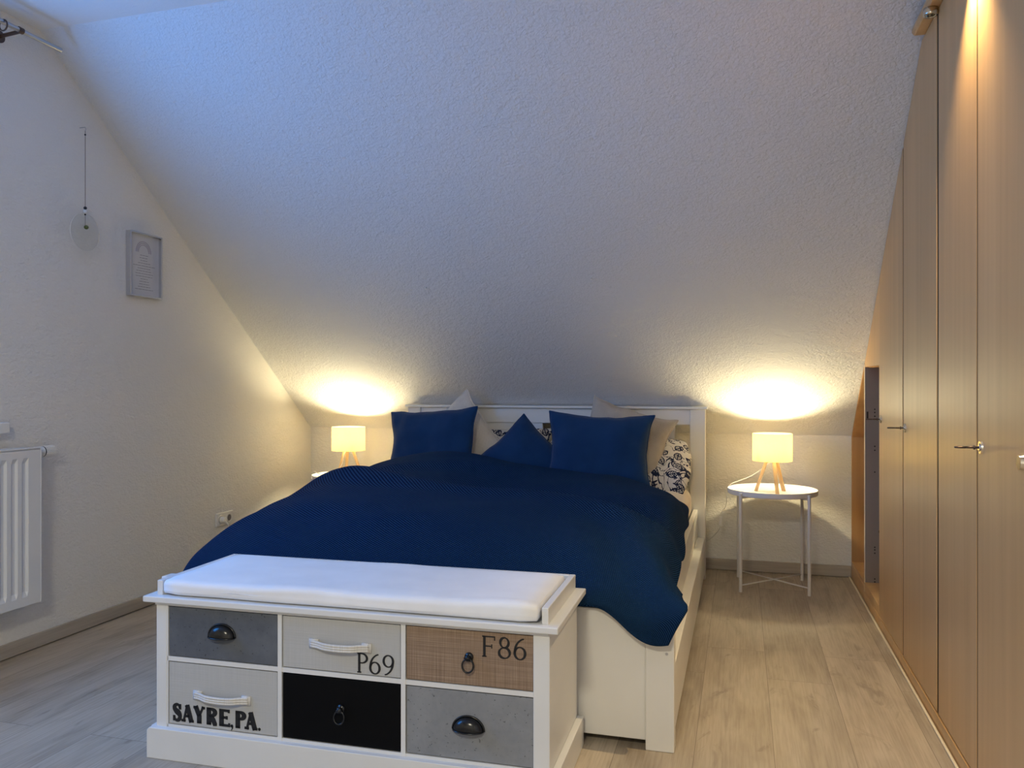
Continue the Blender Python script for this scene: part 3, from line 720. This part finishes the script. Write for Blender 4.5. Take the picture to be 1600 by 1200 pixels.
# ================================================================== WARDROBE (row of cabinets under the slope)
ZT = 2.295; XD = XW+.020
def top_z(y): return min(ZT, slope_z(y)-.006)
def yz_poly(y0, y1, z0, inset=0):
    pts = [(y0, z0), (y1, z0), (y1, top_z(y1)-inset)]
    yk = YB-(ZT+.006-ZK)/TAN
    if y0 < yk < y1: pts.append((yk, ZT-inset))
    pts.append((y0, top_z(y0)-inset)); return pts
PL = .047
def cab(label, y0, y1): 
    return thing('wardrobe_cabinet', label, 'wardrobe', (XD, (y0+y1)/2, 0), 0, 'fitted beech wardrobe row')
def carcass(c, y0, y1, closed=True):
    bm = BM(); prism(bm, yz_poly(y0+.0015, y1-.0015, PL), 'x', XD+.012, XR-.01); part('carcass', bm, M['beech'], c)
def plinth(c, y0, y1):
    part('plinth', bx(XW-.004, XW+.02, y0+.001, y1-.001, 0, PL-.003), M['beech'], c)
def door(c, y0, y1, z0=PL, ky=None, kz=None, gapn=.0025, gapf=.0025):
    bm = BM(); prism(bm, yz_poly(y0+gapn, y1-gapf, z0+.002, .002), 'x', XW-.001, XD)
    d = part('door', bm, M['beech'], c, bevel=.0012)
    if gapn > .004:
        bm = BM(); prism(bm, [(y0-.001, z0+.002), (y0+gapn-.0005, z0+.002), (y0+gapn-.0005, top_z(y0+gapn)-.004), (y0-.001, top_z(y0)-.004)], 'x', XW+.0008, XD); sub('gap_shade_strip', bm, M['gap_shade'], d, c)  # added dark strip closing the gap, painted as the shade between doors
    if ky is not None:
        x = XW-.0015
        bm = BM(); cyl(bm, (x+.002, ky, kz), (x-.004, ky, kz), .0185, .0165, n=28); cyl(bm, (x-.004, ky, kz), (x-.0065, ky, kz), .011, .009, n=20)
        sub('key_rosette', bm, M['rosette'], d, c)
        return d
    return d
def sub(name, bm, mat, d, c, **k):
    bmesh.ops.translate(bm, verts=bm.verts, vec=-c.location); return obj(name, bm, mat, d, **k)
def key(d, c, ky, kz):
    x = XW-.006; bm = BM()
    cyl(bm, (x, ky, kz), (x-.034, ky, kz), .0032, n=10); cyl(bm, (x-.010, ky, kz), (x-.014, ky, kz), .006, n=12)
    tube(bm, [(x-.044+.013*math.cos(2*PI*i/20), ky+.008*math.sin(2*PI*i/20), kz) for i in range(20)], .0028, 8, closed=True)
    sub('key', bm, M['darkmetal'], d, c, smooth=True)
# cabinet by the back wall: two open bays and one door
yA, yBq, yCq, yD = 3.439, 4.011, 4.467, 4.961
c1 = cab('beech wardrobe cabinet with open bay against the back wall', yCq, yD)
bw = .016
def sloped_board(c, y0, y1, name='top_board', th=.016):
    bm = BM(); prism(bm, [(y0, slope_z(y0)-.006), (y1, slope_z(y1)-.006), (y1, slope_z(y1)-.006-th*1.28), (y0, slope_z(y0)-.006-th*1.28)], 'x', XW, XR-.01); part(name, bm, M['beech_dark'], c)
part('side_panel', bx(XW, XR-.01, yD, yD+bw, 0, slope_z(yD+bw)-.006), M['beech_dark'], c1)
part('bottom_board', bx(XW, XR-.01, yCq+.008, yD, .075, .093), M['beech'], c1)
part('plinth', bx(XW-.002, XW+.016, yCq+.008, yD, 0, .075), M['beech'], c1)
sloped_board(c1, yCq+.008, yD)
part('back_panel', bx(XR-.016, XR-.01, yCq+.008, yD, .09, slope_z(yD)-.03), M['beech_dark'], c1)
for z in (.853, .908): part('hinge', bx(XW+.004, XW+.045, yCq+.0085, yCq+.022, z-.010, z+.010), M['darkmetal'], c1)
c2 = cab('beech wardrobe cabinet with one door beside a doorless bay showing grey inner panel', yA, yCq)
dv = part('divider', bx(XW+.0015, XR-.01, yCq-.010, yCq+.0075, .0, 1.183), M['grey_int'], c2); dv['label'] = 'grey divider panel with shelf-pin holes'
bm = bx(XW-.001, XW+.0015, yCq-.010, yCq+.0075, .0, 1.2); part('edge_band', bm, M['pale_edging'], c2)
for z in (.972, .956, .937, .785, .765, .655, .275, .262, .245, .115, .10):
    part('pin_hole', cyl(BM(), (XW+.046, yCq-.0102, z), (XW+.046, yCq-.0115, z), .0036, n=10), M['dark'], c2)
part('strike_plate', bx(XW+.008, XW+.016, yCq-.012, yCq-.0101, .925, .960), M['dark'], c2)
part('bottom_board', bx(XW+.001, XR-.01, yBq-.02, yCq-.010, .078, .095), M['beech'], c2)
part('plinth', bx(XW-.003, XW+.016, yA, yCq-.010, 0, PL), M['beech'], c2)
part('kick_rail', bx(XW-.001, XW+.016, yBq, yCq-.010, PL, .093), M['beech'], c2)
bm = BM(); prism(bm, [(yBq, 1.186), (yCq+.0075, 1.186), (yCq+.0075, max(1.19, slope_z(yCq+.0075)-.006)), (yBq, slope_z(yBq)-.006)], 'x', XW+.001, XW+.018); part('lintel_panel', bm, M['beech'], c2)
part('top_board', bx(XW+.018, XR-.01, yBq, yCq-.010, 1.183, 1.199), M['beech_dark'], c2)
bm = BM(); prism(bm, yz_poly(yA+.0015, yBq-.018, PL), 'x', XD+.001, XR-.01); part('carcass', bm, M['beech'], c2)
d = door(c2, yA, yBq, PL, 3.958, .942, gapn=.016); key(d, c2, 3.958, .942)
bm = BM(); cyl(bm, (XW+.016, yBq-.002, .43), (XW+.016, yBq+.010, .43), .010, n=14); box(bm, XW-.004, XW+.004, yBq-.002, yBq+.014, .425, .435); sub('latch', bm, M['darkmetal'], d, c2)
c3 = cab('closed single-door beech wardrobe cabinet with key, in the middle of the wardrobe row', 2.859, yA)
carcass(c3, 2.861, yA); plinth(c3, 2.859, yA)
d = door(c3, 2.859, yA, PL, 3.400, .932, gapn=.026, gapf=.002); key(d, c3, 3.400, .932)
c4 = cab('tall beech wardrobe cabinet nearest the camera, lit by a spotlight streak', 1.533, 2.859)
carcass(c4, 1.533, 2.857); plinth(c4, 1.533, 2.859)
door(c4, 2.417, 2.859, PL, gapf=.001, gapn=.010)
d = door(c4, 1.975, 2.417, PL, 2.380, .934); key(d, c4, 2.380, .934)
x = XW-.001; bm = BM(); cyl(bm, (x, 2.052, .925), (x-.010, 2.052, .925), .018, .016, n=26); sub('knob', bm, M['rosette'], d, c4)
door(c4, 1.533, 1.975, PL)
# cornice with downlights
cor = thing('cornice', 'beech cornice board running along the top of the wardrobe', 'cornice', (XW-.02, 2.3, ZT))
bm = BM(); y1 = YB-(ZT+.034-ZK)/TAN+.0
prof = [(XW-.034, .004), (XW-.040, .012), (XW-.040, .024), (XW-.034, .030), (XR-.02, .030), (XR-.02, .002), (XW-.030, .002)]
prism(bm, [(p[0], ZT+p[1]) for p in prof], 'y', 1.533, y1); part('board', bm, M['beech'], cor, bevel=.002)
def cornice_spot(y, label, on):
    t_ = thing('spotlight', label, 'spotlight', (XW-.024, y, ZT+.0), 0, 'cornice spotlights')
    bm = lathe(BM(), [(.014, -.020), (.020, -.022), (.022, -.018), (.022, .002), (.0, .002), (0, -.006), (.012, -.006)], 28); obj('housing', bm, M['rosette'] if not on else M['rosette'], t_, smooth=True)
    if on:
        obj('bulb', lathe(BM(), [(0, -.014), (.009, -.013), (.011, -.008), (0, -.0065)], 16), M['halogen'], t_, smooth=True)
        s_ = lamp('SPOT', 'spot_beam', (0, 0, -.024), (0, 0, 0), 120, (1.0, .76, .42), spot_size=math.radians(90), spot_blend=1.0, shadow_soft_size=.008); s_.parent = t_
    return t_
cornice_spot(2.86, 'unlit round spotlight under the far end of the cornice', False)
cornice_spot(2.425, 'lit spotlight under the cornice casting a streak on the doors', True)

# ================================================================== LEFT WALL THINGS
# radiator
ra = thing('radiator', 'white ribbed panel radiator mounted on the left wall', 'radiator', (XL, 2.0, .2))
ry0, ry1, rz0, rz1 = 1.35, 2.655, .222, .842
part('back_plate', bx(XL+.030, XL+.045, ry0+.02, ry1-.02, rz0+.01, rz1-.02), M['radiator'], ra)
bm = BM(); xf = XL+.105
n_ = int((ry1-ry0-.04)/.0495)
prof = [(ry0, xf)]
yy = ry0+.03
prof.append((yy-.004, xf))
while yy+.0495 < ry1-.012:
    prof += [(yy+.004, xf-.009), (yy+.020, xf-.009), (yy+.0265, xf), (yy+.0455, xf)]; yy += .0495
prof.append((ry1, xf))
Zs = [rz0, rz0+.035, rz0+.055, rz1-.055, rz1-.035, rz1-.002]
def xat(x_, k): return x_ if k in (2, 3) else xf
V = [[bm.verts.new((xat(x_, k), y_, z_)) for y_, x_ in prof] for k, z_ in enumerate(Zs)]
Bk = [[bm.verts.new((xf-.014, y_, z_)) for y_, x_ in prof] for k, z_ in enumerate(Zs)]
for k in range(5):
    for i in range(len(prof)-1):
        bm.faces.new((V[k][i], V[k][i+1], V[k+1][i+1], V[k+1][i])); bm.faces.new((Bk[k][i], Bk[k+1][i], Bk[k+1][i+1], Bk[k][i+1]))
for i in range(len(prof)-1):
    bm.faces.new((V[0][i], Bk[0][i], Bk[0][i+1], V[0][i+1])); bm.faces.new((V[5][i], V[5][i+1], Bk[5][i+1], Bk[5][i]))
for k in range(5):
    bm.faces.new((V[k][0], V[k+1][0], Bk[k+1][0], Bk[k][0])); bm.faces.new((V[k][-1], Bk[k][-1], Bk[k+1][-1], V[k+1][-1]))
part('front_panel', bm, M['radiator'], ra)
part('side_cover', bx(XL+.028, xf+.001, ry1-.0015, ry1+.0025, rz0-.002, rz1), M['radiator'], ra, bevel=.001)
part('side_cover', bx(XL+.028, xf+.001, ry0-.0025, ry0+.0015, rz0-.002, rz1), M['radiator'], ra, bevel=.001)
bm = BM(); box(bm, XL+.028, XL+.034, ry0, ry1, rz1-.004, rz1+.004); box(bm, xf-.006, xf, ry0, ry1, rz1-.004, rz1+.004)
y_ = ry0+.01
while y_ < ry1-.01: box(bm, XL+.034, xf-.006, y_, y_+.005, rz1-.003, rz1+.002); y_ += .016
part('top_grille', bm, M['radiator'], ra)
for y_ in (1.6, 2.4): part('bracket', bx(XL+.001, XL+.03, y_, y_+.03, .3, .75), M['radiator'], ra)
xv, zv = XL+.062, .822
th_ = part('thermostat', cyl(BM(), (xv, ry1+.002, zv), (xv, ry1+.045, zv), .022, n=24), M['plastic'], ra, smooth=False)
bm = BM(); cyl(bm, (xv, ry1+.045, zv), (xv, ry1+.049, zv), .0225, n=24); part('ring', bm, M['black'], ra)
bm = BM()
prof = []
for i in range(48):
    r = .0235 if i % 2 else .0205; a = 2*PI*i/48; prof.append((xv+r*math.cos(a), zv+r*math.sin(a)))
prism(bm, prof, 'y', ry1+.049, ry1+.100); part('thermostat_knob', bm, M['plastic'], ra)
# double socket and plug
so_ = thing('wall_socket', 'white double wall socket above the left baseboard', 'socket', (XL, 4.012, .336))
part('frame', bx(XL, XL+.009, 3.934, 4.090, .298, .374), M['plastic'], so_, bevel=.004)
for y_ in (3.973, 4.051):
    bm = lathe(BM(), [(0, .0), (.019, .0), (.0195, .010), (.024, .011), (.025, .008)], 28); bmesh.ops.rotate(bm, verts=bm.verts, cent=(0, 0, 0), matrix=Matrix.Rotation(PI/2, 3, 'Y'))
    bmesh.ops.translate(bm, verts=bm.verts, vec=(XL+.001, y_, .336)); o = part('socket_well', bm, M['plastic'], so_, smooth=True)
    bm = BM(); cyl(bm, (XL+.009, y_, .336), (XL+.0095, y_, .336), .018, n=24); o2 = obj('recess', bm, M['grey_int'], o); o2.location = (0, 0, 0)
    for vtx in o2.data.vertices: vtx.co -= so_.location
pg = thing('plug', 'white plug with cable in the left socket by the bed', 'plug', (XL+.012, 3.973, .336))
bm = BM(); cyl(bm, (XL+.011, 3.973, .336), (XL+.040, 3.973, .336), .0185, .015, n=22); part('body', bm, M['plastic'], pg, bevel=.002)
obj('cable', tube(BM(), [p-pg.location for p in crv([(XL+.036, 3.973, .33), (XL+.058, 3.975, .305), (XL+.050, 3.985, .25), (XL+.03, 3.99, .12), (XL+.03, 4.02, .008)], 6)], .003, 8), M['plastic'], pg, smooth=True)
# picture
py0, py1, pz0, pz1 = 3.246, 3.470, 1.524, 1.836
pic = thing('picture_frame', 'thin silver picture frame with a printed page on the left wall', 'picture', (XL, (py0+py1)/2, 1.68))
fw_ = .0075; fd = .028
bm = BM()
box(bm, XL+.001, XL+fd, py0, py0+fw_, pz0, pz1); box(bm, XL+.001, XL+fd, py1-fw_, py1, pz0, pz1); box(bm, XL+.001, XL+fd, py0+fw_, py1-fw_, pz0, pz0+fw_); box(bm, XL+.001, XL+fd, py0+fw_, py1-fw_, pz1-fw_, pz1)
part('frame', bm, M['chrome'], pic, bevel=.001)
M['paper'] = simple('printed_paper', (.60, .60, .62), .6)
pg_ = part('page', bx(XL+.002, XL+.011, py0+fw_, py1-fw_, pz0+fw_, pz1-fw_), M['paper'], pic)
M['greyink'] = simple('grey_print', (.24, .24, .26), .7); M['softink'] = simple('soft_print', (.42, .36, .42), .7)
bm = BM(); ym = (py0+py1)/2; z = pz0+.205
for w_ in (.055, .06, .05, .085, .15, .09, .11, .12, .115, .05, .065, .07, .085, .125):
    x_ = -w_/2
    while x_ < w_/2-.004:
        k = min(random.uniform(.010, .026), w_/2-x_); box(bm, XL+.011, XL+.0114, ym+x_, ym+x_+k, z-.0012, z+.0012); x_ += k+.0035
    z -= .0128
part('print_lines', bm, M['greyink'], pic)
bm = BM()
for r in (.052, .044, .036):
    tube(bm, [(XL+.0112, ym-.004+r*math.cos(PI*i/24), pz0+.218+r*math.sin(PI*i/24)*1.05) for i in range(25)], .0016, 5)
part('print_arch', bm, M['softink'], pic)
# hanging glass disc
gd = thing('glass_disc', 'clear glass disc ornament hanging by a wire on the left wall', 'ornament', (XL+.03, 2.96, 1.77))
bm = BM(); yd = 2.965; xd = XL+.030
cyl(bm, (xd-.002, yd, 1.772), (xd+.002, yd, 1.772), .084, n=56); part('disc', bm, M['disc'], gd, smooth=False)
bm = BM(); tube(bm, [(xd, yd+.084*math.cos(2*PI*i/48), 1.772+.084*math.sin(2*PI*i/48)) for i in range(48)], .0014, 6, closed=True); part('disc_edge', bm, M['plastic'], gd)
bm = BM(); tube(bm, [(xd, yd, 1.855), (xd, yd, 2.225)], .0011, 6); tube(bm, [(xd, yd, 1.79), (xd, yd, 1.86)], .0008, 6); part('wire', bm, M['darkmetal'], gd)
bm = BM(); tube(bm, [(XL, yd, 2.238), (xd, yd, 2.238), (xd+.003, yd, 2.230), (xd, yd, 2.222)], .0016, 6); part('hook', bm, M['steel'], gd)
def ball(p, r, mat, name):
    bm = BM(); bmesh.ops.create_icosphere(bm, subdivisions=2, radius=r); bmesh.ops.translate(bm, verts=bm.verts, vec=p); part(name, bm, mat, gd, smooth=True)
M['bead_green'] = simple('green_bead', (.10, .13, .03), .3); M['bead_dark'] = simple('dark_bead', (.02, .02, .03), .2); M['bead_clear'] = simple('pale_bead', (.8, .8, .8), .1)
ball((xd, yd, 2.205), .004, M['bead_dark'], 'bead'); ball((xd, yd, 1.880), .0075, M['bead_dark'], 'bead'); ball((xd, yd, 1.864), .010, M['bead_clear'], 'bead'); ball((xd, yd, 1.851), .004, M['bead_dark'], 'bead'); ball((xd+.004, yd+.002, 1.795), .010, M['bead_green'], 'bead')
# curtain rod
cr = thing('curtain_rod', 'steel curtain rod near the ceiling on the left wall', 'curtain rod', (XL, 1.9, 2.49))
xr_ = XL+.107; zr = 2.487
bm = BM(); cyl(bm, (xr_, .70, zr), (xr_, 2.752, zr), .0095, n=20); part('rod', bm, M['steel'], cr, smooth=True).modifiers.new('e', 'EDGE_SPLIT').split_angle = .7
for y_ in (2.555, .9):
    bm = BM(); cyl(bm, (xr_, y_-.010, zr), (xr_, y_+.010, zr), .0125, n=18); cyl(bm, (xr_, y_, zr-.004), (XL+.002, y_, zr-.012), .0075, n=14); cyl(bm, (XL, y_, zr-.012), (XL+.006, y_, zr-.012), .024, n=24)
    part('bracket', bm, M['darkmetal'], cr, smooth=True).modifiers.new('e', 'EDGE_SPLIT').split_angle = .7
bm = BM()
tube(bm, [(xr_+.019*math.cos(2*PI*i/28), 2.478, zr-.012+.021*math.sin(2*PI*i/28)) for i in range(28)], .003, 8, closed=True); part('ring', bm, M['darkmetal'], cr, smooth=True)
# small screw hooks left in the slope
for (x_, y_, z_), lab in (((-1.583, 3.98, 1.605), 'small nail stub in the sloped ceiling, left of the pair'), ((-.706, 3.959, 1.622), 'small nail stub in the sloped ceiling, right of the pair')):
    bm = BM(); z_ = slope_z(y_); cyl(bm, (0, 0, 0), (0, -.62*.012, -.78*.012), .003, n=8); cyl(bm, (0, -.62*.010, -.78*.010), (0, -.62*.012, -.78*.012), .006, n=10)
    o = obj('nail', bm, M['plastic']); o.location = (x_, y_, z_); tag(o, lab, 'nail', 'nail stubs in the sloped ceiling')
